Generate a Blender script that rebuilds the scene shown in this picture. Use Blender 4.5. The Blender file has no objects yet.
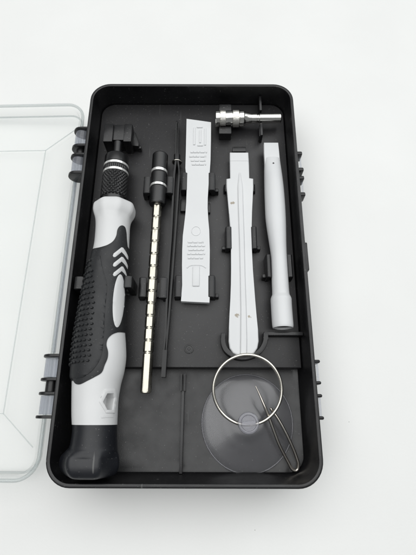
import bpy, bmesh, math, random
from mathutils import Vector, Matrix, Euler
from mathutils.geometry import delaunay_2d_cdt
random.seed(7)
PI = math.pi
sc = bpy.context.scene
COL = sc.collection
MM = 0.001                                   # everything below is written in millimetres

# ------------------------------------------------------------------ camera
F = 400.0                                    # focal length, in units of a picture 555 high
CAM = Vector((8.4, -66.2, 187.3))
ROT = Euler((math.radians(90 - 70.94), 0, math.radians(0.157)), 'XYZ')
cd = bpy.data.cameras.new('camera'); cam = bpy.data.objects.new('camera', cd); COL.objects.link(cam)
cd.sensor_fit = 'VERTICAL'; cd.sensor_height = 36; cd.lens = 36 * F / 555
cd.clip_start = 0.005; cd.clip_end = 50
cam.location = CAM * MM; cam.rotation_euler = ROT
sc.camera = cam
RM = ROT.to_matrix()

def at(px, py, z):                           # the point at height z (mm) seen at a pixel of the 416x555 photo
    d = RM @ Vector((px - 208.0, 277.5 - py, -F))
    t = (z - CAM.z) / d.z
    return CAM + d * t

H = 30.0                                     # rim
Z1 = 19.0                                    # tray floor
TZ = 6.0                                     # table top; everything is dropped by this much at the end
Z2 = 12.0                                    # lower compartment floor
HW, HL = 50.0, 90.6

# ------------------------------------------------------------------ materials
def mat(name, col, rough=0.45, metal=0.0, bump=0.0, bscale=900, var=0.0, vscale=60, rvar=0.0, spec=0.5, coat=0.0):
    m = bpy.data.materials.new(name); m.use_nodes = True
    nt = m.node_tree; b = nt.nodes['Principled BSDF']
    b.inputs['Base Color'].default_value = (*col, 1); b.inputs['Roughness'].default_value = rough
    b.inputs['Metallic'].default_value = metal; b.inputs['Specular IOR Level'].default_value = spec
    b.inputs['Coat Weight'].default_value = coat
    tc = nt.nodes.new('ShaderNodeTexCoord')
    def noise(s, d=3):
        n = nt.nodes.new('ShaderNodeTexNoise'); n.inputs['Scale'].default_value = s; n.inputs['Detail'].default_value = d
        nt.links.new(tc.outputs['Object'], n.inputs['Vector']); return n
    if var:
        n = noise(vscale, 5); r = nt.nodes.new('ShaderNodeValToRGB')
        r.color_ramp.elements[0].position = 0.3; r.color_ramp.elements[1].position = 0.7
        r.color_ramp.elements[0].color = (*[c * (1 - var) for c in col], 1)
        r.color_ramp.elements[1].color = (*[min(1, c * (1 + var)) for c in col], 1)
        nt.links.new(n.outputs['Fac'], r.inputs['Fac']); nt.links.new(r.outputs['Color'], b.inputs['Base Color'])
    if rvar:
        n = noise(vscale * 1.7, 4); r = nt.nodes.new('ShaderNodeMapRange')
        r.inputs['From Min'].default_value = 0.3; r.inputs['From Max'].default_value = 0.7
        r.inputs['To Min'].default_value = max(0, rough - rvar); r.inputs['To Max'].default_value = min(1, rough + rvar)
        nt.links.new(n.outputs['Fac'], r.inputs['Value']); nt.links.new(r.outputs['Result'], b.inputs['Roughness'])
    if bump:
        n = noise(bscale, 2); bp = nt.nodes.new('ShaderNodeBump')
        bp.inputs['Strength'].default_value = bump; bp.inputs['Distance'].default_value = 0.0001
        nt.links.new(n.outputs['Fac'], bp.inputs['Height']); nt.links.new(bp.outputs['Normal'], b.inputs['Normal'])
    return m

def clear_mat(name, tint, haze_col, haze, rough, ior=1.45, bump=0.0):
    m = bpy.data.materials.new(name); m.use_nodes = True
    nt = m.node_tree; N = nt.nodes; L = nt.links; N.remove(N['Principled BSDF']); out = N['Material Output']
    tr = N.new('ShaderNodeBsdfTransparent'); tr.inputs['Color'].default_value = (*tint, 1)
    df = N.new('ShaderNodeBsdfDiffuse'); df.inputs['Color'].default_value = (*haze_col, 1)
    gl = N.new('ShaderNodeBsdfGlossy'); gl.inputs['Roughness'].default_value = rough
    lw = N.new('ShaderNodeLayerWeight'); lw.inputs['Blend'].default_value = 0.5      # facing = 1 - |cos|, the same from both sides
    pw = N.new('ShaderNodeMath'); pw.operation = 'POWER'; pw.inputs[1].default_value = 5.0
    fr = N.new('ShaderNodeMapRange'); f0 = ((ior - 1) / (ior + 1)) ** 2; fr.inputs['To Min'].default_value = f0; fr.inputs['To Max'].default_value = 0.75
    L.new(lw.outputs['Facing'], pw.inputs[0]); L.new(pw.outputs[0], fr.inputs['Value'])
    m1 = N.new('ShaderNodeMixShader'); m1.inputs[0].default_value = haze
    m2 = N.new('ShaderNodeMixShader')
    L.new(tr.outputs[0], m1.inputs[1]); L.new(df.outputs[0], m1.inputs[2])
    L.new(fr.outputs[0], m2.inputs[0]); L.new(m1.outputs[0], m2.inputs[1]); L.new(gl.outputs[0], m2.inputs[2])
    L.new(m2.outputs[0], out.inputs['Surface'])
    if bump:
        tc = N.new('ShaderNodeTexCoord'); n = N.new('ShaderNodeTexNoise'); n.inputs['Scale'].default_value = 120
        bp = N.new('ShaderNodeBump'); bp.inputs['Strength'].default_value = bump; bp.inputs['Distance'].default_value = 0.0004
        L.new(tc.outputs['Object'], n.inputs['Vector']); L.new(n.outputs['Fac'], bp.inputs['Height'])
        L.new(bp.outputs['Normal'], gl.inputs['Normal'])
    return m

def dusty(m, amount=0.5, scale=1500, tone=(0.16, 0.16, 0.155)):   # sparse pale specks and fine scratches of dust
    nt = m.node_tree; N = nt.nodes; L = nt.links; b = N['Principled BSDF']
    tc = N.new('ShaderNodeTexCoord'); n = N.new('ShaderNodeTexNoise'); n.inputs['Scale'].default_value = scale; n.inputs['Detail'].default_value = 1
    L.new(tc.outputs['Object'], n.inputs['Vector'])
    mp = N.new('ShaderNodeMapping'); mp.inputs['Scale'].default_value = (1, 0.06, 1); mp.inputs['Rotation'].default_value = (0, 0, 0.9)
    n2 = N.new('ShaderNodeTexNoise'); n2.inputs['Scale'].default_value = scale * 0.5; n2.inputs['Detail'].default_value = 1
    L.new(tc.outputs['Object'], mp.inputs['Vector']); L.new(mp.outputs[0], n2.inputs['Vector'])
    outs = []
    for nn, lo, hi in ((n, 0.70, 0.80), (n2, 0.74, 0.86)):
        r = N.new('ShaderNodeMapRange'); r.inputs['From Min'].default_value = lo; r.inputs['From Max'].default_value = hi
        r.inputs['To Max'].default_value = amount
        L.new(nn.outputs['Fac'], r.inputs['Value']); outs.append(r.outputs['Result'])
    mxm = N.new('ShaderNodeMath'); mxm.operation = 'MAXIMUM'; L.new(outs[0], mxm.inputs[0]); L.new(outs[1], mxm.inputs[1])
    mx = N.new('ShaderNodeMix'); mx.data_type = 'RGBA'
    ci = b.inputs['Base Color']
    if ci.links: L.new(ci.links[0].from_socket, mx.inputs['A'])
    else: mx.inputs['A'].default_value = ci.default_value
    mx.inputs['B'].default_value = (*tone, 1); L.new(mxm.outputs[0], mx.inputs['Factor']); L.new(mx.outputs['Result'], ci)
M = {}
M['table'] = mat('white_table', (0.80, 0.805, 0.79), 0.5, var=0.018, vscale=22, bump=0.3, bscale=1100, spec=0.35)
M['black'] = mat('black_plastic', (0.006, 0.006, 0.0068), 0.36, spec=0.5, bump=0.2, bscale=2600, var=0.18, vscale=90, rvar=0.08)
M['tray'] = mat('black_tray_plastic', (0.019, 0.0185, 0.0195), 0.43, bump=0.3, bscale=3200, var=0.07, vscale=70, rvar=0.02)
M['rubber'] = mat('black_rubber', (0.010, 0.011, 0.0125), 0.5, bump=0.3, bscale=1800, rvar=0.06, vscale=90)
M['cap'] = mat('black_cap_plastic', (0.006, 0.007, 0.010), 0.42, bump=0.2, bscale=900, rvar=0.08, vscale=60)
M['knurl'] = mat('black_anodised_metal', (0.006, 0.006, 0.0065), 0.3, metal=0.0, spec=0.6)
M['white'] = mat('white_plastic', (0.66, 0.67, 0.675), 0.36, bump=0.15, bscale=700, var=0.02, vscale=60)
M['grip'] = mat('white_handle_plastic', (0.66, 0.665, 0.665), 0.4, bump=0.15, bscale=700, var=0.02, vscale=60)
M['chrome'] = mat('chromed_steel', (0.78, 0.77, 0.73), 0.16, metal=1.0, rvar=0.06, vscale=200)
M['knurled'] = mat('knurled_steel', (0.82, 0.80, 0.74), 0.3, metal=1.0, bump=0.9, bscale=1800)
M['shaft'] = mat('nickel_shaft', (0.50, 0.48, 0.415), 0.3, metal=1.0, rvar=0.08, vscale=150)
M['band'] = mat('polished_band', (0.85, 0.85, 0.83), 0.25, metal=0.6)
M['ring'] = mat('ring_wire', (0.72, 0.69, 0.62), 0.2, metal=1.0)
M['pin'] = mat('dark_wire', (0.50, 0.47, 0.43), 0.15, metal=1.0)
M['steel_black'] = mat('black_coated_steel', (0.007, 0.007, 0.0075), 0.32, spec=0.4)
M['lid'] = clear_mat('clear_lid_plastic', (0.988, 0.991, 0.989), (0.8, 0.82, 0.82), 0.02, 0.05, bump=0.04)
M['lid_edge'] = clear_mat('greyed_lid_edge', (0.86, 0.88, 0.88), (0.70, 0.72, 0.72), 0.10, 0.05)  # grey look of clear plastic seen edge-on, put into the tint
M['barrel'] = clear_mat('clear_barrel_plastic', (0.93, 0.94, 0.96), (0.62, 0.64, 0.70), 0.16, 0.12)
M['cup'] = clear_mat('clear_soft_vinyl', (0.93, 0.93, 0.94), (0.42, 0.42, 0.45), 0.035, 0.24, ior=1.6, bump=0.25)
M['knob'] = clear_mat('clear_vinyl_knob', (0.82, 0.82, 0.84), (0.46, 0.46, 0.50), 0.32, 0.12, ior=1.5)
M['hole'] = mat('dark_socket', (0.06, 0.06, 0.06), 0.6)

for k_ in ('black', 'tray', 'cap', 'rubber'): dusty(M[k_], 0.55)

# white plastic with a few brown scuffs at given spots (object space, metres)
def scuffed(name, spots, base=None, tone=(0.34, 0.30, 0.24)):
    m = (base or M['white']).copy(); m.name = name
    nt = m.node_tree; N = nt.nodes; L = nt.links; b = N['Principled BSDF']
    geo = N.new('ShaderNodeNewGeometry'); n = N.new('ShaderNodeTexNoise'); n.inputs['Scale'].default_value = 1100; n.inputs['Detail'].default_value = 4
    L.new(geo.outputs['Position'], n.inputs['Vector'])
    total = None
    for p, r in spots:
        d = N.new('ShaderNodeVectorMath'); d.operation = 'DISTANCE'; d.inputs[1].default_value = (p - Vector((0, 0, TZ))) * MM
        L.new(geo.outputs['Position'], d.inputs[0])
        mr = N.new('ShaderNodeMapRange'); mr.inputs['From Min'].default_value = 0; mr.inputs['From Max'].default_value = r * MM
        mr.inputs['To Min'].default_value = 1; mr.inputs['To Max'].default_value = 0
        L.new(d.outputs['Value'], mr.inputs['Value'])
        if total is None: total = mr.outputs['Result']
        else:
            a = N.new('ShaderNodeMath'); a.operation = 'MAXIMUM'; L.new(total, a.inputs[0]); L.new(mr.outputs['Result'], a.inputs[1]); total = a.outputs[0]
    mu = N.new('ShaderNodeMath'); mu.operation = 'MULTIPLY'; L.new(total, mu.inputs[0]); L.new(n.outputs['Fac'], mu.inputs[1])
    st = N.new('ShaderNodeMapRange'); st.inputs['From Min'].default_value = 0.27; st.inputs['From Max'].default_value = 0.36
    L.new(mu.outputs[0], st.inputs['Value'])
    mx = N.new('ShaderNodeMix'); mx.data_type = 'RGBA'
    src = b.inputs['Base Color'].links[0].from_socket
    L.new(st.outputs['Result'], mx.inputs['Factor']); L.new(src, mx.inputs['A']); mx.inputs['B'].default_value = (*tone, 1)
    L.new(mx.outputs['Result'], b.inputs['Base Color'])
    return m

# ------------------------------------------------------------------ mesh helpers
ORG = {}
def thing(name, label, cat, base, group=None):
    o = bpy.data.objects.new(name, None); COL.objects.link(o)
    o.empty_display_size = 0.01
    o.location = Vector(base) * MM; ORG[o.name] = Vector(base)
    o['label'] = label; o['category'] = cat
    if group: o['group'] = group
    return o

class MB:
    def __init__(s): s.v = []; s.f = []
    def add(s, vs, fs):
        k = len(s.v); s.v += [Vector(p) for p in vs]; s.f += [[i + k for i in f] for f in fs]; return s
    def bm(s, bm):
        bm.verts.index_update()
        s.add([v.co.copy() for v in bm.verts], [[v.index for v in f.verts] for f in bm.faces]); bm.free(); return s
    def loft(s, rings, cap0=True, cap1=True, closed=True):
        n = len(rings[0]); vs = [p for r in rings for p in r]; fs = []
        for i in range(len(rings) - 1):
            for j in range(n if closed else n - 1):
                a = i * n + j; b = i * n + (j + 1) % n
                fs.append([a, b, b + n, a + n])
        if cap0: fs.append(list(range(n))[::-1])
        if cap1: fs.append([(len(rings) - 1) * n + j for j in range(n)])
        return s.add(vs, fs)
    def plate(s, outline, z0, z1, bev=0.3, seg=2):      # outline: list of (x, y), solid between two heights
        bm = bmesh.new()
        vs = [bm.verts.new((p[0], p[1], z0)) for p in outline]
        f = bm.faces.new(vs); bm.normal_update()
        if f.normal.z > 0: f.normal_flip()
        r = bmesh.ops.extrude_face_region(bm, geom=[f])
        nv = [g for g in r['geom'] if isinstance(g, bmesh.types.BMVert)]
        for v in nv: v.co.z = z1
        if bev:
            top = [e for e in bm.edges if e.verts[0].co.z == z1 and e.verts[1].co.z == z1]
            bmesh.ops.bevel(bm, geom=top, offset=bev, segments=seg, affect='EDGES', profile=0.5, clamp_overlap=True)
        return s.bm(bm)
    def box(s, x0, x1, y0, y1, z0, z1, bev=0.25, seg=2, rot=0.0):
        bm = bmesh.new(); bmesh.ops.create_cube(bm, size=1)
        bmesh.ops.scale(bm, vec=(abs(x1 - x0), abs(y1 - y0), abs(z1 - z0)), verts=bm.verts)
        if bev: bmesh.ops.bevel(bm, geom=bm.edges[:], offset=bev, segments=seg, affect='EDGES', profile=0.5, clamp_overlap=True)
        if rot: bmesh.ops.rotate(bm, cent=(0, 0, 0), matrix=Matrix.Rotation(rot, 3, 'Z'), verts=bm.verts)
        bmesh.ops.translate(bm, vec=((x0 + x1) / 2, (y0 + y1) / 2, (z0 + z1) / 2), verts=bm.verts)
        return s.bm(bm)
    def tube(s, pts, r, n=10, caps=True, closed=False):
        pts = [Vector(p) for p in pts]; rings = []
        N = len(pts); up = None
        for i, p in enumerate(pts):
            if closed: t = pts[(i + 1) % N] - pts[i - 1]
            else: t = pts[min(i + 1, N - 1)] - pts[max(i - 1, 0)]
            t.normalize()
            if up is None: up = t.orthogonal().normalized()
            up = (up - t * up.dot(t)).normalized(); w = t.cross(up)
            rr = r[i] if isinstance(r, (list, tuple)) else r
            rings.append([p + up * math.cos(2 * PI * k / n) * rr + w * math.sin(2 * PI * k / n) * rr for k in range(n)])
        if closed:
            rings.append(rings[0]); return s.loft(rings, False, False)
        return s.loft(rings, caps, caps)
    def lathe(s, p0, p1, prof, n=48, mod=None, cap0=True, cap1=True):   # prof: (distance along axis, radius)
        p0 = Vector(p0); p1 = Vector(p1); t = (p1 - p0).normalized()
        up = Vector((0, 0, 1)) if abs(t.z) < 0.9 else Vector((0, 1, 0))
        up = (up - t * up.dot(t)).normalized(); w = t.cross(up); rings = []
        for a, r in prof:
            ring = []
            for k in range(n):
                ph = 2 * PI * k / n; rr = mod(a, r, ph) if mod else r
                ring.append(p0 + t * a + up * math.cos(ph) * rr + w * math.sin(ph) * rr)
            rings.append(ring)
        return s.loft(rings, cap0, cap1)
    def build(s, name, material, parent=None, smooth=35, label=None):
        c = Vector((0, 0, 0))
        for p in s.v: c += p
        c /= max(1, len(s.v))
        me = bpy.data.meshes.new(name)
        me.from_pydata([tuple((p - c) * MM) for p in s.v], [], s.f)
        bm = bmesh.new(); bm.from_mesh(me); bmesh.ops.recalc_face_normals(bm, faces=bm.faces); bm.to_mesh(me); bm.free()
        if smooth:
            for p in me.polygons: p.use_smooth = True
            me.set_sharp_from_angle(angle=math.radians(smooth))
        me.materials.append(material)
        o = bpy.data.objects.new(name, me); COL.objects.link(o)
        base = ORG[parent.name] if parent else Vector((0, 0, 0))
        o.location = (c - base) * MM; ORG[o.name] = c
        if parent: o.parent = parent
        if label: o['label'] = label
        return o

def rrect(x0, x1, y0, y1, r, z, n=10):
    pts = []
    for cx, cy, a0 in ((x1 - r, y1 - r, 0), (x0 + r, y1 - r, 90), (x0 + r, y0 + r, 180), (x1 - r, y0 + r, 270)):
        for k in range(n + 1):
            a = math.radians(a0 + 90 * k / n); pts.append(Vector((cx + r * math.cos(a), cy + r * math.sin(a), z)))
    return pts
def inset_ring(d, z, R=9.5, hw=HW, hl=HL, n=10):
    return rrect(-hw + d, hw - d, -hl + d, hl - d, max(0.5, R - d), z, n)
def ribbon(path, w):                                       # outline of a strip of width w along a path
    path = [Vector((p[0], p[1])) for p in path]; l = []; r = []
    for i, p in enumerate(path):
        a = path[max(i - 1, 0)]; b = path[min(i + 1, len(path) - 1)]
        t = (b - a).normalized(); nrm = Vector((-t.y, t.x))
        k = 1.0
        if 0 < i < len(path) - 1:
            t1 = (p - a).normalized(); k = 1 / max(0.6, abs(t1.dot(t)))
        l.append(p + nrm * w / 2 * k); r.append(p - nrm * w / 2 * k)
    return l + r[::-1]
def smooth_path(pts, n=6):                                 # Catmull-Rom
    out = []; P = [Vector(p) for p in pts]
    for i in range(len(P) - 1):
        a = P[max(i - 1, 0)]; b = P[i]; c = P[i + 1]; d = P[min(i + 2, len(P) - 1)]
        for k in range(n):
            t = k / n
            out.append(0.5 * ((2 * b) + (c - a) * t + (2 * a - 5 * b + 4 * c - d) * t * t + (3 * b - a - 3 * c + d) * t ** 3))
    out.append(P[-1]); return out
def interp(tab, y):                                        # monotone table, smooth
    if y <= tab[0][0]: return tab[0][1]
    if y >= tab[-1][0]: return tab[-1][1]
    for i in range(len(tab) - 1):
        if tab[i][0] <= y <= tab[i + 1][0]:
            (x0, a), (x1, b) = tab[i], tab[i + 1]; t = (y - x0) / (x1 - x0)
            h = x1 - x0
            m0 = (tab[i + 1][1] - tab[i - 1][1]) / (tab[i + 1][0] - tab[i - 1][0]) if i > 0 else (b - a) / h
            m1 = (tab[i + 2][1] - tab[i][1]) / (tab[i + 2][0] - tab[i][0]) if i + 2 < len(tab) else (b - a) / h
            t2, t3 = t * t, t * t * t
            return (2*t3-3*t2+1)*a + (t3-2*t2+t)*h*m0 + (-2*t3+3*t2)*b + (t3-t2)*h*m1

# ------------------------------------------------------------------ setting
tb = MB().add([(-1500, -1500, TZ), (1500, -1500, TZ), (1500, 1500, TZ), (-1500, 1500, TZ)], [[0, 1, 2, 3]]).build('table_surface', scuffed('marked_white_table', [(at(349, 422, TZ), 0.55), (at(40, 52, TZ), 0.42), (at(255, 530, TZ), 0.4)], M['table'], (0.42, 0.42, 0.40)), smooth=0)
tb['kind'] = 'structure'; tb['label'] = 'plain matt white table surface under the tool case'; tb['category'] = 'table'

# ------------------------------------------------------------------ the case
case = thing('tool_case', 'open black plastic tool case with a clear hinged lid, holding all the repair tools', 'tool case', (0, 0, TZ))
mb = MB()
rings = [inset_ring(d, z) for d, z in ((3.0, TZ), (2.4, TZ + 0.6), (2.0, 22.6), (0.4, 23.0), (0.0, 23.3), (0.0, 29.5), (0.15, 29.85), (0.45, 30), (1.25, 30), (1.5, 29.85), (1.62, 29.5),
                                       (2.9, 13.5), (3.3, 12.5), (4.3, 12.0))]
mb.loft(rings)
mb.build('shell', M['black'], case, 40)

step_y = at(208, 367.5, Z1).y
# the raised tray floor on which the tools are clipped
def tray_outline(d, r, y0):
    x0, x1, y1 = -HW + d, HW - d, HL - d
    pts = [(x1, y0)]
    for cx, cy, a0 in ((x1 - r, y1 - r, 0), (x0 + r, y1 - r, 90)):
        for k in range(11):
            a = math.radians(a0 + 9 * k); pts.append((cx + r * math.cos(a), cy + r * math.sin(a)))
    pts.append((x0, y0)); return pts
MB().plate(tray_outline(3.0, 7.0, step_y), 12.3, Z1, 0.35).build('tray', M['tray'], case, 30)

# clips: a U-shaped cradle with two springy prongs
def clip(l, r, top, zbar, foot=(0, 0), ztop=None):
    zt = ztop if ztop else top
    mb = MB(); ys = []
    for side, b in ((-1, l), (1, r)):
        if b is None: continue
        px0, py0, px1, py1 = b
        p = at(px0, py0, zt); q = at(px1, py1, zt)
        x0, x1 = sorted((p.x, q.x)); y0, y1 = sorted((p.y, q.y)); ys += [y0, y1]
        mid = (x0 + x1) / 2
        # prong: a profile in x, z swept along y (head overhangs towards the tool)
        w = x1 - x0; s = -side
        out = [(-0.5, Z1 - 0.2), (-0.5, zt - 2.6), (-0.42, zt - 0.5), (-0.2, zt), (0.25, zt), (0.5, zt - 0.5), (0.5, zt - 1.6), (0.1, zt - 2.8), (0.1, Z1 - 0.2)]
        prof = [(mid + s * a * w, z) for a, z in out]
        e = 0.25
        rings = []
        for yy, k in ((y0, 0.85), (y0 + e, 1), (y1 - e, 1), (y1, 0.85)):
            rings.append([Vector((mid + (a - mid) * k, yy, (z if z < Z1 + 1 else z - (1 - k) * 1.5))) for a, z in prof])
        mb.loft(rings)
        if (side < 0 and foot[0]) or (side > 0 and foot[1]):
            fx = x0 if side < 0 else x1
            mb.box(fx + side * 1.5, fx - side * 0.3, y0 + 0.4, y0 + 2.2, Z1 - 0.2, zt - 2.0, 0.4)
    if l and r:
        xa = at(l[2], l[3], zt).x - 0.3; xb = at(r[0], r[3], zt).x + 0.3
        y0, y1 = min(ys), max(ys)
        mb.box(xa, xb, y0 + (y1 - y0) * 0.15, y1 - (y1 - y0) * 0.15, Z1 - 0.2, zbar, 0.2)
    return mb.build('clip', M['black'], case, 40)

clip((74.2, 276, 82, 289), (123.6, 275.5, 131.5, 287.5), 31.0, Z1 + 0.15)               # handle
clip((143.3, 176, 150, 193), (166.5, 176, 173, 193), 25.5, Z1 + 1.9)                    # extension sleeve
clip((138.6, 277, 145.5, 297), (159.5, 277, 167, 298), 25.0, Z1 + 2.4)                  # extension shaft
clip((181, 172, 187.2, 190), (208.3, 172, 215.5, 190), 24.6, Z1 + 2.2, (0, 1))          # flat pry bar, upper
clip((174.5, 275, 181.8, 297), (208, 275, 215.5, 297), 24.6, Z1 + 2.2, (0, 1))          # flat pry bar, lower
clip((225.2, 226, 231.8, 248.5), (251.2, 226, 258, 248.5), 24.6, Z1 + 2.0, (1, 1))      # ridged pry bar
clip((223.5, 184, 229, 191.5), (250, 183.5, 255.8, 191.5), 21.5, Z1 + 2.0)              # its blade stop
clip((265.5, 254, 272, 277), (286.7, 254, 294, 277), 25.5, Z1 + 0.8, (1, 0))            # pen spudger
for (x0, y0, x1, y1) in ((180.5, 199, 187, 211), (206.5, 203, 210.3, 212.5)):            # low locating blocks under the pry bar
    p = at(x0, y0, 21); q = at(x1, y1, 21)
    MB().box(p.x, q.x, q.y, p.y, Z1 - 0.2, 21.0, 0.3).build('locating_block', M['black'], case)

# block that takes the tip of the screwdriver
zt = 28.5
mb = MB()
p = at(105, 125.5, zt - 2); q = at(131, 141, zt - 2)
mb.box(p.x, q.x, q.y, p.y, Z1 - 0.2, zt - 1.2, 0.4)
for a, b in ((104.4, 112), (124.4, 131)):
    u = at(a, 123.5, zt); v = at(b, 141.2, zt); mb.box(u.x, v.x, v.y - 0.1, u.y, Z1 - 0.2, zt, 0.5)
w1 = at(134, 125, 24); w2 = at(139, 149, 22)
mb.plate([(q.x - 0.4, p.y - 0.5), (q.x + 1.2, p.y - 1.5), (w2.x, q.y + 1.2), (w2.x, q.y - 0.6), (q.x - 0.4, q.y - 0.3)], Z1 - 0.2, 23.5, 0.4)
mb.box(w2.x - 0.6, w2.x + 1.0, q.y - 0.8, q.y + 0.9, Z1 - 0.2, 22, 0.35)
mb.build('tip_holder', M['black'], case)

# blocks and ribs holding the bit adapter
mb = MB()
u = at(219, 104.2, 26); v = at(231.5, 112, 26); mb.box(u.x, v.x, v.y, u.y, Z1 - 0.2, 26, 0.35)
u = at(219, 126.5, 24); v = at(231.5, 133.5, 24); mb.box(u.x, v.x, v.y, u.y, Z1 - 0.2, 24, 0.35)
u = at(219, 111, 21); v = at(231.5, 128, 21); mb.box(u.x + .05, v.x - .05, v.y, u.y, Z1 - 0.2, 20.3, 0.1)
mb.build('adapter_holder', M['black'], case)
for (x0, y0, x1, y1) in ((259, 96, 262, 110), (260, 122.5, 263, 135)):
    u = at(x0, y0, 25); v = at(x1, y1, 25)
    mb = MB(); mb.box(u.x, v.x, v.y, u.y, Z1 - 0.2, 25, 0.2)
    if y0 > 110: mb.box(u.x - 0.35, u.x + 0.1, v.y + 0.6, u.y - 0.5, Z1 - 0.2, 23.5, 0.1)
    mb.build('support_rib', M['black'], case)
u = at(232.5, 146.5, 22); v = at(246, 151.5, 22)
MB().box(u.x, v.x, v.y, u.y, Z1 - 0.2, 22, 0.3).build('blade_stop', M['black'], case)

# curved rib round the end of the ridged pry bar, running on to the right wall
zt = 23.5
path = [at(a, b, zt) for a, b in ((223.5, 333), (223.2, 342), (226, 349.5), (232, 354.5), (239, 357), (246, 357.2), (254, 355), (261, 350), (265.0, 343), (266.0, 337), (266.2, 332.4))]
path = smooth_path(path, 4)
mb = MB(); mb.plate(ribbon(path, 2.0), Z1 - 0.2, zt, 0.3)
a = at(264.0, 331.5, zt); b = at(302, 335.5, zt)
mb.box(a.x, HW - 2.3, b.y, a.y, Z1 - 0.2, zt - 0.05, 0.3)
mb.build('retaining_rib', M['black'], case)

# screw sunk in the tray
c = at(189, 349, Z1)
mb = MB(); mb.lathe((c.x, c.y, Z1 - 0.2), (c.x, c.y, 30), [(0, 2.0), (0.42, 2.0), (0.5, 1.85), (0.5, 1.5), (0.25, 1.4), (0.25, 0.6), (0.4, 0.5), (0.42, 0.0)], 32, cap1=False)
mb.build('tray_screw', M['black'], case)

# divider of the lower compartment, with a slot at its upper end
zt = 15.5
mb = MB()
a = at(183, 391, zt); b = at(180.3, 484, zt)
mb.plate(ribbon([(a.x, a.y), (b.x, -HL + 3.0)], 1.15), Z2 - 0.1, zt, 0.2)
for s in (-1, 1):
    c1 = at(183.2 + s * 1.8, 374, zt); c2 = at(183 + s * 1.8, 391, zt)
    mb.plate(ribbon([(c1.x, c1.y), (c2.x, c2.y)], 0.45), Z2 - 0.1, zt + 0.4, 0.1)
mb.build('divider', M['tray'], case)

# hinge knuckles on the left wall, catch tabs on the right wall
HX, HZ = -54.6, 21.0
def knuckle(py, w=1.3):
    y = at(74, py, HZ + 2).y
    prof = [(-49.2, HZ - 6), (-49.2, HZ + 4.4), (HX, HZ + 4.4)]
    for k in range(1, 11):
        a = math.radians(90 + 18 * k); prof.append((HX + 4.4 * math.cos(a), HZ + 4.4 * math.sin(a)))
    mb = MB(); e = 0.2
    cx = HX + 2; cz = HZ
    rings = [[Vector((cx + (x - cx) * k, yy, cz + (z - cz) * k)) for x, z in prof] for yy, k in ((y - w / 2, 0.95), (y - w / 2 + e, 1), (y + w / 2 - e, 1), (y + w / 2, 0.95))]
    mb.loft(rings); mb.build('hinge_knuckle', M['black'], case)
UP = (130.5, 147.5, 156.5, 174.5); LO = (356, 379.5, 393.5, 417)
for py in UP + LO: knuckle(py, 1.5 if py in (147.5, 174.5) else 1.2)
for a, b in ((147.5, 156.5), (379.5, 393.5)):                           # pin between the two middle knuckles
    ya, yb = at(74, a, HZ).y, at(74, b, HZ).y
    MB().tube([(HX, ya, HZ), (HX, yb, HZ)], 2.3, 20).build('hinge_pin', M['black'], case)
def tab(px, py, w=1.5):
    p = at(px, py, 25)
    mb = MB(); mb.box(HW - 0.6, p.x, p.y - w / 2, p.y + w / 2, 21.5, 27.5, 0.6, 3); mb.build('catch_tab', M['black'], case)
for px, py in ((301.3, 156), (302.8, 172), (303.3, 180.2), (304.5, 196.5)): tab(px, py, 2.0)
for px, py in ((318.8, 362), (320, 383.2), (321, 396), (322.8, 418)): tab(px, py, 1.3)
for (xa, ya), (xb, yb) in (((300, 156), (301.2, 172)), ((301.8, 180.2), (303.2, 196.5)), ((317.2, 362), (318.5, 383.2)), ((319.2, 396), (321.2, 418))):
    p = at(xa, ya, 25); q = at(xb, yb, 25)
    MB().tube([(q.x, p.y, 25), (q.x, q.y, 25)], 0.4, 12).build('catch_pin', M['barrel'], case)
p = at(305, 243, 26); q = at(309.2, 271, 26)
MB().box(HW - 0.5, q.x, q.y, p.y, 12, 27, 0.5).build('clasp', M['black'], case)

# clear lid, folded right over on its hinge, lying inside up
LX, LZ, LD = -57.2, 16.0, 6.6
tilt = math.radians(1.8)
def lidpt(p):                                # turn about the hinge-side edge so the far side drops to the table
    x, y, z = p[0] - LX, p[1], p[2] - LZ
    return Vector((LX + x * math.cos(tilt) - z * math.sin(tilt) * 1.0, y - 0.012 * 0 , LZ + z * math.cos(tilt) + x * math.sin(tilt)))
def lid_ring(d, z, R=9.5):
    return [lidpt(p) for p in rrect(LX - 100 + d, LX - d, -HL + d, HL - d, max(0.6, R - d), LZ + z, 10)]
mb = MB()
mb.loft([lid_ring(d, z) for d, z in ((3.2, -LD), (2.2, -LD + 0.25), (1.7, -LD + 1.0), (1.3, -1.6), (0.15, -1.5), (0, -1.3), (0, -0.2), (0.2, 0), (2.3, 0), (2.5, -0.2), (2.9, -LD + 2.0), (3.5, -LD + 1.3), (4.4, -LD + 1.1))])
lid = mb.build('lid', M['lid'], case, 35, label='clear see-through plastic lid folded open beside the case')
def lid_edge_line(d, z, r):  # added tube that draws an edge line of the clear lid in grey
    return MB().tube([p for p in lid_ring(d, z)], r, 10, closed=True)
lid_edge_line(0.5, 0.25, 0.75).build('rim_edge_line', M['lid_edge'], lid, 60)
lid_edge_line(2.6, -LD + 0.75, 0.45).build('base_edge_line', M['lid_edge'], lid, 60)
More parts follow.
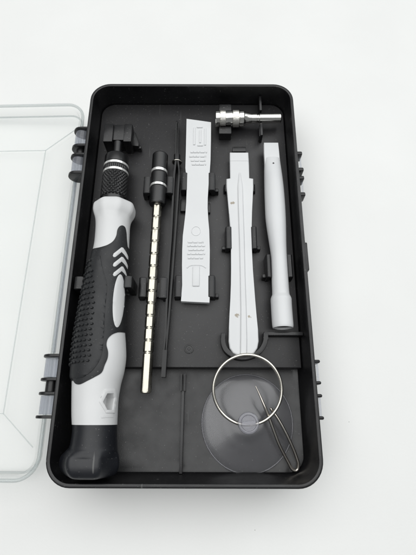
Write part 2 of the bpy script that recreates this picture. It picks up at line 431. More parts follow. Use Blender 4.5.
# raised frame moulded on the lid's panel, with cut corners
fx0, fx1, fy0, fy1, ch = LX - 81, LX - 21, -HL + 26, HL - 26, 0
zf = LZ - LD + 1.1
outl = [(LX - 6, HL - 12), (LX - 20.5, HL - 25), (LX - 20.5, -HL + 25), (LX - 6, -HL + 12)]
outl2 = [(LX - 94, HL - 12), (LX - 79.5, HL - 25), (LX - 79.5, -HL + 25), (LX - 94, -HL + 12)]
mb = MB()
for o_ in (outl, outl2, [(LX - 20.5, HL - 25), (LX - 79.5, HL - 25)], [(LX - 20.5, -HL + 25), (LX - 79.5, -HL + 25)]):
    rb = ribbon(o_, 0.35); n = len(rb)
    mb.loft([[lidpt((x, y, zf + 0.003)) for x, y in rb], [lidpt((x, y, zf + 0.35)) for x, y in rb]])
mb.build('panel_frame', M['lid_edge'], lid, 30)
for a, b in ((130.5, 147.5), (156.5, 174.5), (356, 379.5), (393.5, 417)):
    ya, yb = at(74, a, HZ + 2).y - 0.9, at(74, b, HZ + 2).y + 0.9
    mb = MB(); mb.tube([(HX, ya, HZ), (HX, (ya + yb) / 2, HZ), (HX, yb, HZ)], 3.5, 28)
    prof = [(HX - 3.2, HZ + 1.0), (LX - 0.6, LZ - 0.2), (LX - 0.6, LZ - 1.6), (HX + 1.0, HZ - 3.3)]
    mb.loft([[Vector((x, yy, z)) for x, z in prof] for yy in (ya, yb)])
    mb.build('hinge_barrel', M['barrel'], lid, 40)
# low clear lip along the hinge side of the lid
ya, yb = at(74, 178, 16).y, at(74, 353, 16).y
mb = MB(); mb.box(LX - 0.2, LX + 0.8, yb, ya, LZ - 0.1, LZ + 2.2, 0.3); mb.build('hinge_strip', M['barrel'], lid)

# ------------------------------------------------------------------ screwdriver
ZC = 27.4
st = [(205.2, 96.4, 132.8), (206.4, 94.2, 135.0), (208.6, 93.4, 135.9), (212.5, 93.2, 135.6), (216, 94.0, 134.2), (219.5, 95.2, 131.8), (225, 95.8, 130.2), (234, 95.4, 129.6), (245, 94.3, 129.2),
      (258, 91.6, 128.7), (270, 89.0, 127.2), (290, 85.0, 125.6), (310, 81.2, 124.8), (330, 77.6, 125.0), (345, 75.4, 126.0), (358, 73.8, 126.2), (372, 72.6, 124.2), (385, 72.2, 120.8), (400, 72.0, 118.4), (415, 72.0, 117.6), (424.5, 72.4, 117.2)]
cap_st = [(424.5, 72.8, 116.8), (432, 72.6, 117.0), (440, 71.4, 117.2), (447, 69.5, 117.4), (451.5, 65.0, 118.0), (455.5, 61.0, 119.0), (461, 59.2, 119.6), (467, 59.6, 119.2), (472.5, 62.5, 116.8), (476, 67.5, 112.5), (478, 76, 104)]
def stations(lst, zc=ZC):
    C = []; W = []
    for y, a, b in lst:
        L = at(a, y, zc); R = at(b, y, zc)
        C.append((L.y, (L.x + R.x) / 2)); W.append((L.y, (R.x - L.x) / 2 * 0.985))
    C.sort(); W.sort(); return C, W
BC, BW = stations(st); CC, CW = stations(cap_st)
def hh(w): return min(w, 7.9 + (w - 7.9) * 0.6)          # a little flattened where it is thickest
def S(y, ph, off=0.0):
    c = interp(BC, y); w = interp(BW, y)
    return Vector((c + (w + off) * math.sin(ph), y, ZC + (hh(w) + off) * math.cos(ph)))
def on_body(px, py):                                       # (y, angle) of a point seen on the handle
    z = ZC + 7
    for _ in range(12):
        p = at(px, py, z); c = interp(BC, p.y); w = interp(BW, p.y)
        k = max(-0.998, min(0.998, (p.x - c) / w)); ph = math.asin(k)
        z = 0.5 * z + 0.5 * (ZC + hh(w) * math.cos(ph))
    return p.y, ph
sd = thing('screwdriver', 'thick black and white screwdriver handle with a studded rubber grip', 'screwdriver', (BC[0][1], (BC[0][0] + BC[-1][0]) / 2, ZC - 8))

def facet(w, ph, n, k, amt):                              # soften a circle towards n flats
    a = (ph + PI / n) % (2 * PI / n) - PI / n
    return w * ((1 - amt) + amt * min(1.0, k / math.cos(a)))
def body_mesh(C, W, y0, y1, rows, fac, n=96):
    rings = []
    for i in range(rows + 1):
        y = y1 + (y0 - y1) * i / rows
        c = interp(C, y); w = interp(W, y); ring = []
        for k in range(n):
            ph = 2 * PI * k / n; ww = w
            f = fac(y)
            if f: ww = facet(w, ph, f[0], f[1], f[2])
            s = ww / w
            ring.append(Vector((c + ww * math.sin(ph), y, ZC + hh(w) * s * math.cos(ph))))
        rings.append(ring)
    return rings
ytop = at(115, 217, ZC).y
def fac_body(y):
    return (8, 0.955, 1.0) if y > ytop else ((8, 0.955, max(0, 1 - (ytop - y) / 4)) if y > ytop - 4 else None)
mb = MB(); mb.loft(body_mesh(BC, BW, BC[0][0], BC[-1][0], 150, fac_body))
body = mb.build('handle_body', M['grip'], sd, 40)

# hexagonal hole cut in the handle, with a raised rim
hexo = [(105.2, 390.5), (114.2, 390.5), (115.6, 396), (113.8, 411.5), (106.0, 411.5), (100.2, 401.5)]
hexi = [(107.0, 393.4), (113.2, 393.2), (114.6, 398), (112.6, 410.0), (107.0, 410.0), (102.6, 401.8)]
def hex_grow(h, k):
    cx = sum(p[0] for p in h) / 6; cy = sum(p[1] for p in h) / 6
    return [(cx + (x - cx) * k, cy + (y - cy) * k) for x, y in h]
pts = [S(*on_body(*p)) for p in hexi]
cw = sum((p for p in pts), Vector()) / 6
nrm = Vector((cw.x - interp(BC, cw.y), 0, cw.z - ZC)).normalized()
cut = MB(); cut.loft([[p - nrm * 4.6 for p in pts], [p + nrm * 4 for p in pts]])
cutter = cut.build('cutter', M['grip'], None, 0)
bo = body.modifiers.new('b', 'BOOLEAN'); bo.operation = 'DIFFERENCE'; bo.object = cutter; bo.solver = 'EXACT'
bpy.context.view_layer.update()
dg = bpy.context.evaluated_depsgraph_get()
me = bpy.data.meshes.new_from_object(body.evaluated_get(dg)); body.modifiers.clear()
body.data = me
bpy.data.objects.remove(cutter)
body.data.set_sharp_from_angle(angle=math.radians(40))

def patch(outline, off, step=0.9, K=8.0, sink=0.4, hole=None):   # outline: (y, angle) list; a sheet standing proud of the handle
    def dense(o):
        out = []
        for i, p in enumerate(o):
            q = o[(i + 1) % len(o)]; a = Vector((p[0], p[1] * K)); b = Vector((q[0], q[1] * K))
            m = max(1, int((b - a).length / 0.6))
            out += [a + (b - a) * k / m for k in range(m)]
        return out
    bd = dense(outline); n = len(bd); edges = [(i, (i + 1) % n) for i in range(n)]
    pts = list(bd)
    xs = [p.x for p in bd]; ys = [p.y for p in bd]
    def inside(P, poly):
        c = False; j = len(poly) - 1
        for i in range(len(poly)):
            a, b = poly[i], poly[j]
            if (a.y > P.y) != (b.y > P.y) and P.x < (b.x - a.x) * (P.y - a.y) / (b.y - a.y) + a.x: c = not c
            j = i
        return c
    hb = dense(hole) if hole else None
    if hb:
        k = len(pts); pts += hb; edges += [(k + i, k + (i + 1) % len(hb)) for i in range(len(hb))]
    x = min(xs)
    while x < max(xs):
        y = min(ys)
        while y < max(ys):
            P = Vector((x, y))
            if inside(P, bd) and not (hb and inside(P, hb)) and min((P - q).length for q in pts[:n + (len(hb) if hb else 0)]) > 0.35: pts.append(P)
            y += step
        x += step
    r = delaunay_2d_cdt([Vector((p.x, p.y)) for p in pts], edges, [], 0, 1e-5)
    V, Fc = r[0], r[2]
    fs = []
    for f in Fc:
        c = sum((V[i] for i in f), Vector((0, 0))) / len(f)
        if inside(c, bd) and not (hb and inside(c, hb)): fs.append(list(f))
    cnt = {}
    for f in fs:
        for i in range(len(f)):
            e = (f[i], f[(i + 1) % len(f)]); k = tuple(sorted(e)); cnt.setdefault(k, []).append(e)
    be = [v[0] for v in cnt.values() if len(v) == 1]; bv = {i for e in be for i in e}
    vs = [S(V[i].x, V[i].y / K, off * (0.72 if i in bv else 1.0)) for i in range(len(V))]
    low = {}
    for e in be:
        for i in e:
            if i not in low: low[i] = len(vs); vs.append(S(V[i].x, V[i].y / K, -sink))
        fs.append([e[1], e[0], low[e[0]], low[e[1]]])
    return MB().add(vs, fs)

def pp(lst): return [on_body(*p) for p in lst]
yA = on_body(93, 248)[0]; yB = on_body(73, 381)[0]; yR0 = on_body(127, 246)[0]; yR1 = on_body(124, 331.5)[0]
def sm(lst): return [(p.x, p.y) for p in smooth_path([Vector((a, b, 0)) for a, b in lst], 4)]
top_curve = sm([(94.5, 248.5), (101, 247.2), (108, 244.8), (113.2, 241), (116.2, 235.5), (117.2, 230), (119.2, 226.6), (122.2, 225.6), (124.8, 227.6), (126, 233), (126.4, 240), (127.2, 247)])
low_curve = sm([(124, 332.5), (118, 332.3), (112, 334.5), (107.6, 339), (106.3, 345), (107.8, 351.5), (107.4, 358), (104.6, 365), (101.6, 372.5), (95, 376.8), (88, 380.5), (80.5, 384.2), (76, 383.8), (73.6, 380.5)])
outline = [(yA, math.radians(-118))] + pp(top_curve) + [(yR0 - 1, math.radians(100)), (yR1, math.radians(100))] + pp(low_curve) + [(yB, math.radians(-118))]
mb = patch(outline, 0.38, 0.9)
# raised panel on the grip, and the rows of studs on it
pan = pp(sm([(100.5, 256), (102.2, 266), (104.6, 276), (106.6, 284), (106.2, 296), (104.8, 310), (104.0, 325), (103.2, 340), (102.0, 352), (98.6, 362), (92, 371), (84, 377), (78, 378)]))
pan = [(pan[0][0], math.radians(-112))] + pan + [(pan[-1][0], math.radians(-112))]
pm = patch(pan, 0.85, 1.0, sink=-0.2); mb.add(pm.v, pm.f)
rows = 20
def dome(y, ph, off, ry, rx, hgt):
    vs = []; n = 6
    for lv, (k, z) in enumerate(((1.0, -0.1), (0.88, 0.75), (0.6, 1.0))):
        for j in range(n):
            a = 2 * PI * j / n; w = interp(BW, y)
            vs.append(S(y + ry * k * math.sin(a), ph + rx * k * math.cos(a) / w, off + hgt * z))
    fs = [[l * n + j, l * n + (j + 1) % n, (l + 1) * n + (j + 1) % n, (l + 1) * n + j] for l in range(2) for j in range(n)] + [[2 * n + j for j in range(n)]]
    mb.add(vs, fs)
for i in range(rows):
    py = 261 + i * 5.25
    xr = interp([(255, 91.5), (275, 93.6), (300, 94.4), (325, 92.5), (345, 91), (365, 89.5)], py) - (1.2 if i % 2 else 0)
    y, ph = on_body(xr, py)
    k = 0
    while ph > math.radians(-105):
        dome(y - 0.12 * k, ph, 0.8, 0.54, 0.70, 0.65); ph -= 1.85 / interp(BW, y); k += 1
mb.build('rubber_grip', M['rubber'], sd, 28, label='black rubber grip with rows of small studs')
# white chevrons and oval
for cy in (252.4, 261.9, 271.4):
    o_ = [(112.6, cy + 3.6), (113.4, cy + 1.4), (120.8, cy - 4.8), (122.4, cy - 4.6), (127.4, cy + 4.6), (127.4, cy + 7.4), (126.2, cy + 6.6), (121.0, cy - 0.2), (115.2, cy + 4.8), (113.4, cy + 5.0)]
    patch(pp(o_), 0.55, 0.7).build('chevron', M['grip'], sd, 40)
ov = [(118.2 + 5.6 * math.cos(a) + 0.05 * (0), 301 + 26.5 * math.sin(a)) for a in [2 * PI * k / 40 for k in range(40)]]
ov = [(x + (301 - y) * 0.06 - 0.2, y) for x, y in ov]
patch(pp(ov), 0.55, 0.8).build('oval_inlay', M['grip'], sd, 40)
patch(pp(hex_grow(hexo, 1.12)), 0.45, 0.6, hole=pp(hexi)).build('hex_rim', M['grip'], sd, 30)
y_, ph_ = on_body(103, 417)
mbx = patch([on_body(*p) for p in ((100.5, 415.6), (112.5, 414.8), (113, 417), (101, 417.8))], 0.25, 0.7); mbx.build('raised_bar', M['grip'], sd, 30)
# end cap
ycap = at(90, 449.5, ZC).y
def fac_cap(y): return (6, 0.90, max(0.0, min(1.0, (ycap - y) / 2.5))) if y < ycap else None
mb = MB(); mb.loft(body_mesh(CC, CW, CC[0][0], CC[-1][0] + 0.02, 90, fac_cap))
mb.build('end_cap', M['cap'], sd, 30)
# chuck
p0 = at(118.0, 143, ZC); p1 = at(113.2, 208, ZC); t_ = (p1 - p0); Lc = t_.length
def dist(py): return p0.y - at(116, py, ZC + 5.5).y
def kn(a, r, ph):
    if dist(169.2) < a < dist(193):
        u = 22 * ph / (2 * PI); v = a / 1.9
        return r - 0.28 + 0.62 * min(abs(math.sin(PI * (u + v))), abs(math.sin(PI * (u - v))), 0.8)
    if dist(162.4) < a < dist(165.9): 
        return r + 0.22 * abs(math.sin(17 * ph))
    return r
prof = [(0, 1.9), (dist(149.6), 1.9), (dist(149.7), 4.6)]
R0, R1 = 5.5, 5.95
prof += [(dist(150.3), 5.3), (dist(151.2), R0), (dist(158.4), R0 + .05)]
a = dist(158.5)
while a < dist(199.5):
    prof.append((a, R0 + (R1 - R0) * (a - dist(160)) / (dist(199) - dist(160)) - (0.35 if a > dist(193) else 0))); a += 0.16
prof.append((dist(199.6) + 2.0, 5.0))
mb = MB(); mb.lathe(p0, p1, prof, 272, kn)
ch = mb.build('chuck', M['knurl'], sd, 50)
for a, b in ((159.6, 161.9), (166.4, 168.7)):
    mb = MB(); rr = R0 + 0.16 + (R1 - R0) * (dist(a) - dist(160)) / (dist(199) - dist(160))
    mb.lathe(p0, p1, [(dist(a), rr - 0.3), (dist(a) + 0.1, rr + 0.1), (dist(b) - 0.1, rr + 0.1), (dist(b), rr - 0.3)], 64, cap0=False, cap1=False)
    mb.build('silver_band', M['band'], ch, 40)

# ------------------------------------------------------------------ extension shaft
ZE = 24.6
a0 = at(160.4, 155, ZE); a1 = at(156.6, 203, ZE); a2 = at(145.6, 393.5, ZE)
ex = thing('extension_shaft', 'gold-tinted notched steel extension shaft with black sleeve, right of the screwdriver', 'extension bar', ((a0.x + a2.x) / 2, (a0.y + a2.y) / 2, Z1))
ax = (a2 - a0); 
def dE(py): return a0.y - at(158, py, ZE + (3.7 if py < 203 else 2.0)).y
def sl(a, r, ph): return r + (0.07 * abs(math.sin(24 * ph)) if not (dE(166) < a < dE(170) or dE(180.5) < a < dE(184.5)) else -0.12)
prof = [(0, 3.0), (0.25, 3.5), (0.5, 3.62)]; a = 0.7
while a < dE(200): prof.append((a, 3.62 + 0.1 * a / 20)); a += 0.2
prof += [(dE(201), 3.4), (dE(203), 2.6)]
mb = MB(); mb.lathe(a0, a2, prof, 144, sl); slv = mb.build('sleeve', M['knurl'], ex, 40)
for a, b in ((166.6, 169.2), (181.3, 183.7)):
    mb = MB(); mb.lathe(a0, a2, [(dE(a), 3.4), (dE(a) + .1, 3.78), (dE(b) - .1, 3.78), (dE(b), 3.4)], 48, cap0=False, cap1=False); mb.build('silver_band', M['band'], slv, 40)
def hexr(a, r, ph):
    q = (ph + PI / 6) % (PI / 3) - PI / 6
    return min(r, 2.16 * 0.9 / math.cos(q))
prof = [(dE(199), 1.7)]
gr = [203.5 + 12.4 * k for k in range(13)]
gr = [g for g in gr if g < 356]
pos = dE(199)
for g in gr:
    d = dE(g)
    prof += [(d - 0.6, 2.16), (d - 0.16, 1.80), (d + 0.16, 1.80), (d + 0.6, 2.16)]
Ltot = ax.length
prof += [(Ltot - 0.7, 2.16), (Ltot - 0.2, 1.95), (Ltot, 1.45)]
mb = MB(); mb.lathe(a0, a2, prof, 48, hexr); mb.build('hex_shaft', M['shaft'], ex, 20)
# hollow bit-holding end: a flat milled on the tip
tdir = ax.normalized(); c = a0 + tdir * (Ltot - 3.2) + Vector((0.3, 0, 1.9)); sx = Vector((tdir.y, -tdir.x, 0)).normalized()
mb = MB()
q = [c + sx * (s * 0.8) + tdir * l + Vector((0, 0, z)) for z in (0, 0.22) for s, l in ((-1, -6.5), (1, -6.5), (1, 1.6), (-1, 1.6))]
mb.add(q, [[3, 2, 1, 0], [4, 5, 6, 7], [0, 1, 5, 4], [1, 2, 6, 5], [2, 3, 7, 6], [3, 0, 4, 7]]); mb.build('spring_plate', M['shaft'], ex, 20)

# ------------------------------------------------------------------ tweezers lying on edge
ZT = 24.0
tw_c = at(171, 250, Z1)
tw = thing('tweezers', 'thin black tweezers lying on edge between the extension shaft and the flat pry bar', 'tweezers', (tw_c.x, tw_c.y, Z1))
def blade(pts, w, z0, z1, name, mt, par=tw):
    path = smooth_path([at(a, b, ZT) for a, b in pts], 5)
    mb = MB(); mb.plate(ribbon(path, w), z0, z1, min(0.2, w * 0.3)); return mb.build(name, mt, par, 40)
blade([(176.9, 120.5), (176.6, 135), (176.2, 156), (174.2, 175), (172.6, 205), (171.0, 235), (169.0, 262), (167.2, 290), (166.0, 320), (164.4, 352), (163.0, 376)], 0.85, 20.0, ZT, 'arm', M['steel_black'])
blade([(177.7, 121.5), (177.5, 137), (177.6, 156), (179.0, 172), (178.2, 190), (176.2, 220), (174.4, 245), (172.4, 272), (170.2, 300), (167.6, 330), (165.2, 354), (164.0, 376)], 0.75, 20.0, ZT, 'arm', M['steel_black'])
blade([(165.0, 350), (163.2, 377)], 1.7, 19.6, ZT + 0.15, 'joint', M['steel_black'])
c0 = at(177, 155, ZT - 2); c1 = at(177, 167, ZT - 2)
mb = MB(); mb.lathe(c0, c1, [(0, 1.3), (0.15, 1.55), (3.4, 1.6), (3.7, 2.0), (4.2, 2.1), (4.7, 2.0), (4.8, 1.3)], 32); mb.build('ferrule', M['steel_black'], tw, 40)
mb = MB(); k = [c0 + (c1 - c0).normalized() * 4.3 + Vector((2.2 * math.cos(a), 0, 2.2 * math.sin(a))) for a in [2 * PI * i / 32 for i in range(32)]]
mb.tube(k, 0.3, 8, closed=True); mb.build('slide_ring', M['ring'], tw, 60)

# ------------------------------------------------------------------ flat pry bar with moulded lettering
zA = 24.2
A_px = [(186.6, 118.8), (211, 122.2), (210.9, 140), (210.5, 160), (209.6, 173), (208.6, 184), (207.7, 198), (207.6, 208), (208.2, 219), (209.2, 230), (209.8, 250), (209.6, 272), (209.2, 285), (209.9, 292), (209.4, 302.6),
        (181.0, 301.2), (181.6, 293), (182.2, 285), (182.0, 265), (182.2, 250), (182.8, 236), (184.0, 226), (185.4, 214), (186.2, 203), (186.7, 190), (186.4, 178), (185.4, 168), (185.9, 150)]
pa = at(196, 210, Z1)
A = thing('flat_pry_bar', 'flat white plastic pry bar with wide ends and moulded lettering', 'pry tool', (pa.x, pa.y, Z1))
mb = MB(); mb.plate([(p.x, p.y) for p in (at(a, b, zA) for a, b in A_px)], zA - 2.6, zA, 0.6, 4)
def raised(mb, x0, y0, x1, y1, h=0.38, z=zA):
    p = at(x0, y0, z); q = at(x1, y1, z); mb.box(p.x, q.x, q.y, p.y, z - 0.1, z + h, min(0.06, h * 0.4), 1)
random.seed(4)
for y, x0, x1 in ((151.5, 190.5, 207), (155.8, 189.5, 206), (160, 191, 205.5), (163.8, 192, 206), (241.5, 188, 203.5), (245.2, 187.5, 205), (249.2, 188.5, 204), (253.2, 187.5, 205), (257.4, 188, 203)):
    x = x0
    while x < x1:                                          # words of moulded lettering, too worn to read
        w = random.uniform(2.2, 4.6); e = min(x + w, x1)
        raised(mb, x, y - 0.2, e, y + 1.5); x = e + random.uniform(0.3, 1.2)
for x0, y0, x1, y1 in ((193.6, 128, 195.2, 145), (204.4, 128.6, 206, 145.4), (197, 126.6, 202.5, 128), (197.5, 144.8, 203, 146.2), (199.4, 130, 201, 143)): raised(mb, x0, y0, x1, y1)
cc = at(196, 231, zA)
mb.tube([(cc.x + 2.0 * math.cos(a), cc.y + 2.2 * math.sin(a), zA) for a in [2 * PI * k / 32 for k in range(32)]], 0.2, 6, closed=True)
p = at(192.8, 266, zA + .5); q = at(199.4, 286, zA + .5); mb.box(p.x, q.x, q.y, p.y, zA - 0.2, zA + 0.55, 0.25)
lip = smooth_path([at(a, b, zA) for a, b in ((187, 268), (189.5, 266), (193, 265.2), (199, 265.2), (203, 266), (205.8, 268))], 5)
mb.tube(lip, 0.28, 8)
mb.build('bar', M['white'], A, 30)

# ------------------------------------------------------------------ ridged pry bar
zB = 24.0
B_px = [(229.9, 152), (248.4, 152), (249.0, 165), (249.4, 177.6), (253.3, 178.2), (253.2, 186), (252.6, 200), (252.0, 212), (251.6, 230), (251.9, 250), (252.9, 270), (254.0, 284), (255.2, 300), (256.6, 316), (258.0, 330), (258.8, 341), (257.6, 348), (254.2, 353.2), (249.5, 355.8),
        (243.8, 356.3), (238.0, 355.6), (233.0, 353.0), (229.7, 348), (228.7, 341), (229.0, 329), (229.6, 314), (230.4, 300), (231.0, 284), (231.2, 268), (231.1, 250), (230.6, 232), (229.2, 214), (227.6, 196), (226.5, 186), (226.4, 178.4), (230.3, 177.8), (229.9, 166)]
pb = at(241, 250, Z1)
B = thing('ridged_pry_bar', 'long white plastic pry bar with a raised centre ridge and square blade', 'pry tool', (pb.x, pb.y, Z1))
mw = scuffed('scuffed_white_plastic', [(at(232.5, 203, zB), 2.1), (at(237, 315.5, zB), 2.2), (at(249.5, 316.5, zB), 1.6), (at(243, 330, zB), 0.5)])
mb = MB(); mb.plate([(p.x, p.y) for p in (at(a, b, zB) for a, b in B_px)], zB - 2.4, zB, 0.7, 4)
raised(mb, 230.4, 160.2, 248.6, 161.0, 0.12, zB)
l = [(239.2, 172), (237.9, 186), (238.2, 205), (239.4, 240), (240.2, 275), (240.8, 310), (240.6, 340), (240.4, 353.5)]
r = [(240.6, 172), (242.6, 186), (243.2, 205), (244.4, 240), (245.2, 275), (246.4, 310), (247.0, 340), (246.8, 353.5)]
rings = []
for (ax_, ay), (bx, by) in zip(l, r):
    a = at(ax_, ay, zB + .6); b = at(bx, by, zB + .6); k = 0.25 if ay < 175 else 1
    rings.append([Vector((a.x - 0.25, a.y, zB - 0.2)), Vector((a.x, a.y, zB + 0.5 * k)), Vector((a.x + 0.3, a.y, zB + 0.75 * k)), Vector((b.x - 0.3, b.y, zB + 0.75 * k)), Vector((b.x, b.y, zB + 0.5 * k)), Vector((b.x + 0.25, b.y, zB - 0.2))])
mb.loft(rings); mb.build('bar', mw, B, 35)

# ------------------------------------------------------------------ round pen-like spudger
ZP = 24.0
Pst = [(159, 264.6, 280.0), (165, 264.2, 280.8), (175, 264.1, 282.2), (190, 264.3, 284.0), (205, 264.8, 285.2), (218, 265.4, 285.9), (230, 266.9, 286.2), (242, 268.8, 286.4), (254, 270.6, 286.8), (268, 271.3, 287.6), (282, 271.7, 288.6), (294.5, 272.1, 289.6),
       (296.5, 271.4, 290.5), (299, 270.6, 291.6), (305, 270.8, 292.0), (316, 271.4, 292.8), (326, 272.2, 293.6), (328, 272.8, 293.2)]
PC, PW = stations(Pst, ZP)
pcen = at(277, 240, Z1)
P = thing('pen_spudger', 'rounded white plastic spudger with a hollow socket end, nearest the right wall', 'pry tool', (pcen.x, pcen.y, Z1))
ys = []
for i in range(len(PC) - 1):
    for k in range(4): ys.append(PC[i][0] + (PC[i + 1][0] - PC[i][0]) * k / 4)
ys.append(PC[-1][0]); rings = []
for y in ys[::-1]:
    c = interp(PC, y); w = interp(PW, y); hz = min(w, 4.4)
    hz *= 1 - 0.45 * max(0, min(1, (y - (PC[-1][0] - 14)) / 14)) ** 1.5
    rings.append([Vector((c + w * math.sin(a), y, ZP + hz * math.cos(a) * (1 if math.cos(a) > 0 else 0.9))) for a in [2 * PI * k / 56 for k in range(56)]])
# hollow end
y = ys[0]; c = interp(PC, y); w = interp(PW, y)
for dy, k in ((0, 0.84), (3.0, 0.78)):
    rings.append([Vector((c + w * k * math.sin(a), y + dy, ZP + min(w, 4.4) * k * math.cos(a))) for a in [2 * PI * j / 56 for j in range(56)]])
mb = MB(); mb.loft(rings)
bl = [(264.0, 142.5), (278.3, 142.5), (279.2, 152), (280.1, 161), (279.8, 166), (265.0, 166), (264.7, 160), (264.2, 152)]
mb.plate([(p.x, p.y) for p in (at(a, b, ZP + 1.0) for a, b in bl)], ZP - 1.2, ZP + 1.0, 0.25)
mb.build('spudger_body', M['white'], P, 40)
e0 = at(283, 327.5, ZP)
yy = ys[0] + 1.2
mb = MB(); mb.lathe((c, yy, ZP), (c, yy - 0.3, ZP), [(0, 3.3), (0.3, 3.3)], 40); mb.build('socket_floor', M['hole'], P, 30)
q = at(273.2, 164.2, ZP + 2.2)
mb = MB(); mb.lathe((q.x, q.y, ZP + 1.5), (q.x, q.y, 40), [(0, 0.42), (1.6, 0.42), (1.7, 0.2)], 16); mb.build('mould_mark', M['hole'], P, 30)

# ------------------------------------------------------------------ silver bit adapter
ZA = 24.6
b0 = at(215.4, 118.8, ZA); b1 = at(281, 118.2, ZA)
ad = thing('bit_adapter', 'short shiny silver bit adapter lying crosswise at the top right of the case', 'bit adapter', ((b0.x + b1.x) / 2, b0.y, Z1))
def dA(px): return at(px, 118.5, ZA).x - b0.x
rb = 4.0
def knu(a, r, ph): return r + 0.09 * math.sin(22 * ph + a * 9) * math.sin(22 * ph - a * 9)
mb = MB(); mb.lathe(b0, b1, [(0.0, 2.2), (0.0, 3.5), (0.25, 3.85), (0.6, rb - .1), (dA(219.5), rb - .1), (dA(219.8), rb - .35), (dA(226), rb - .35), (dA(226.4), rb - .25), (dA(232), rb - .25), (dA(232.4), rb - .5), (dA(239), rb - .5), (dA(239.6), rb - .15),
                               (dA(243.4), rb - .2), (dA(244.2), rb - .6), (dA(246), 3.0), (dA(251), 2.35), (dA(252.5), 2.2)], 64); bd = mb.build('collar', M['chrome'], ad, 30)
for a, b in ((220, 225.6), (232.8, 238.8)):
    prof = []; x = dA(a)
    while x <= dA(b): prof.append((x, rb + 0.02)); x += 0.12
    mb = MB(); mb.lathe(b0, b1, [(dA(a) - .05, rb - .6)] + prof + [(prof[-1][0] + .05, rb - .6)], 176, knu, False, False); mb.build('knurled_band', M['knurled'], bd, 60)
def hx(a, r, ph):
    q = (ph + PI / 6) % (PI / 3) - PI / 6
    return min(r, r * 0.885 / math.cos(q))
LA = (b1 - b0).length
mb = MB(); mb.lathe(b0, b1, [(dA(249), 2.2), (dA(251), 2.25), (dA(253), 2.32), (dA(256.5), 2.36), (dA(257), 2.1), (dA(259), 2.1), (dA(259.5), 2.36), (LA - 0.4, 2.36), (LA, 2.05), (LA - .02, 1.5), (LA - 1.2, 1.4)], 64); mb.build('shank', M['chrome'], ad, 20)

# ------------------------------------------------------------------ suction cup with pull ring
sc_ = at(247.4, 422.5, Z2 + 1.5)
su = thing('suction_cup', 'clear round suction cup with a knob and a large steel pull ring', 'suction cup', (sc_.x, sc_.y, Z2))
R = 18.9
prof = [(0.15, R - 0.4), (0.3, R), (0.7, R + 0.05), (1.1, R - 0.4), (1.7, 16.2), (2.5, 13.2), (3.4, 10.2), (4.0, 8.6), (4.2, 7.4), (4.6, 6.6), (5.0, 4.6), (5.2, 2.4)]
rim_pts = [Vector((sc_.x + (R - 0.3) * math.cos(a), sc_.y + (R - 0.3) * math.sin(a) * 1.03, Z2 + 0.75)) for a in [2 * PI * k / 96 for k in range(96)]]
MB().tube(rim_pts, 0.28, 10, closed=True).build('cup_rim', M['cup'], su, 60)
und = [(4.4, 2.2), (4.1, 4.6), (3.5, 6.8), (2.8, 9.0), (1.9, 12.5), (1.0, 15.8), (0.35, 17.8), (0.15, R - 0.4)]
def v2(pr): return [[Vector((sc_.x + r * math.cos(a), sc_.y + r * math.sin(a) * 1.03, Z2 + z)) for a in [2 * PI * k / 96 for k in range(96)]] for z, r in pr]
mb = MB(); mb.loft(v2(prof), False, True); mb.loft(v2(und)[::-1], False, True); mb.build('cup', M['cup'], su, 50)
kz = at(249, 423.2, Z2 + 12)
mb = MB(); mb.lathe((kz.x, kz.y, Z2 + 5.0), (kz.x, kz.y, 40), [(0, 2.6), (0.8, 2.3), (1.4, 2.3), (1.9, 3.6), (2.3, 4.0), (5.6, 4.15), (6.2, 4.0), (6.5, 3.5), (6.45, 3.1), (6.1, 2.8), (6.1, 0.01)], 48, cap1=False)
mb.box(kz.x - 2.7, kz.x + 2.7, kz.y - 0.75, kz.y + 0.75, Z2 + 11.0, Z2 + 11.65, 0.2, rot=0.1)
mb.build('knob', M['knob'], su, 40)
Bp = at(248, 425.0, 19.8); Tp = at(247.2, 354.6, 25.4); C_ = (Bp + Tp) / 2; vv = (Tp - Bp) / 2
rx = (at(281.6, 390, C_.z).x - at(213.2, 390, C_.z).x) / 2
mb = MB(); mb.tube([C_ + vv * math.sin(a) + Vector((rx * math.cos(a), 0, 0)) for a in [2 * PI * k / 96 for k in range(96)]], 0.64, 14, closed=True)
mb.build('pull_ring', M['ring'], su, 60, label='thin bright steel ring through the knob')

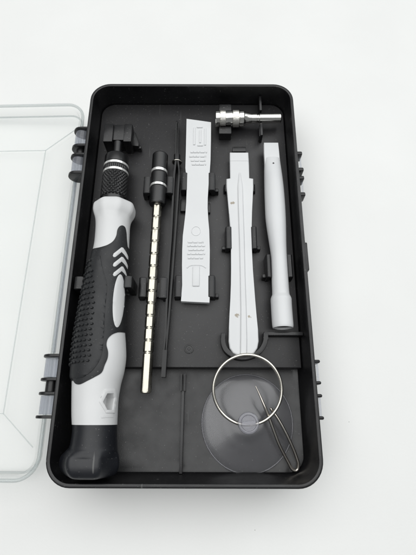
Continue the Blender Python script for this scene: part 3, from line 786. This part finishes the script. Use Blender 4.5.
# ------------------------------------------------------------------ SIM ejector pin
wp = [(255.6, 386, 21.5), (259.8, 395, 20.9), (263.6, 404, 20.4), (267.9, 414.8, 19.6), (273.4, 429.5, 18.6), (279.6, 445.5, 17.4), (288.6, 463, 15.6), (292, 469, 15.0), (295.4, 470.6, 14.8), (297.6, 469.2, 14.8), (298.4, 465.6, 15.1), (297.6, 460.6, 15.6), (293, 448, 16.6), (286, 433, 17.6), (277.6, 418, 18.6), (270.4, 408.2, 19.2)]
path = smooth_path([at(a, b, z) for a, b, z in wp], 6)
rad = [0.20 + 0.42 * min(1, i / 14) for i in range(len(path))]
wc = at(277, 430, 16)
pn = MB().tube(path, rad, 12).build('ejector_pin', M['pin'], None, 60)
pn['label'] = 'thin bent dark wire pin with a narrow loop lying over the suction cup'; pn['category'] = 'ejector pin'

# ------------------------------------------------------------------ light: a bright white room, soft lamps overhead
w = bpy.data.worlds.new('World'); sc.world = w; w.use_nodes = True
bg = w.node_tree.nodes['Background']; bg.inputs['Color'].default_value = (0.95, 0.98, 1.0, 1); bg.inputs['Strength'].default_value = 0.22
def lamp(name, loc, target, sx, sy, power, col):
    d = bpy.data.lights.new(name, 'AREA'); d.shape = 'RECTANGLE'; d.size = sx; d.size_y = sy; d.energy = power; d.color = col
    o = bpy.data.objects.new(name, d); COL.objects.link(o); o.location = loc
    o.rotation_euler = (Vector(target) - Vector(loc)).to_track_quat('-Z', 'Y').to_euler(); return o
lamp('ceiling_light', (-0.08, 0.26, 1.15), (-0.04, 0.06, 0), 2.0, 1.5, 20.2, (0.985, 0.99, 0.985))
lamp('window_light', (1.1, 0.7, 0.9), (0, 0, 0), 0.7, 0.6, 3.2, (0.94, 0.98, 1))

for o in sc.objects:
    if o.parent is None and o.type != 'LIGHT': o.location.z -= TZ * MM

vs = sc.view_settings
sc.display_settings.display_device = 'sRGB'
vs.view_transform = 'Standard'; vs.look = 'None'; vs.exposure = 0; vs.gamma = 1; vs.use_curve_mapping = False
sc.cycles.max_bounces = 12; sc.cycles.transparent_max_bounces = 24
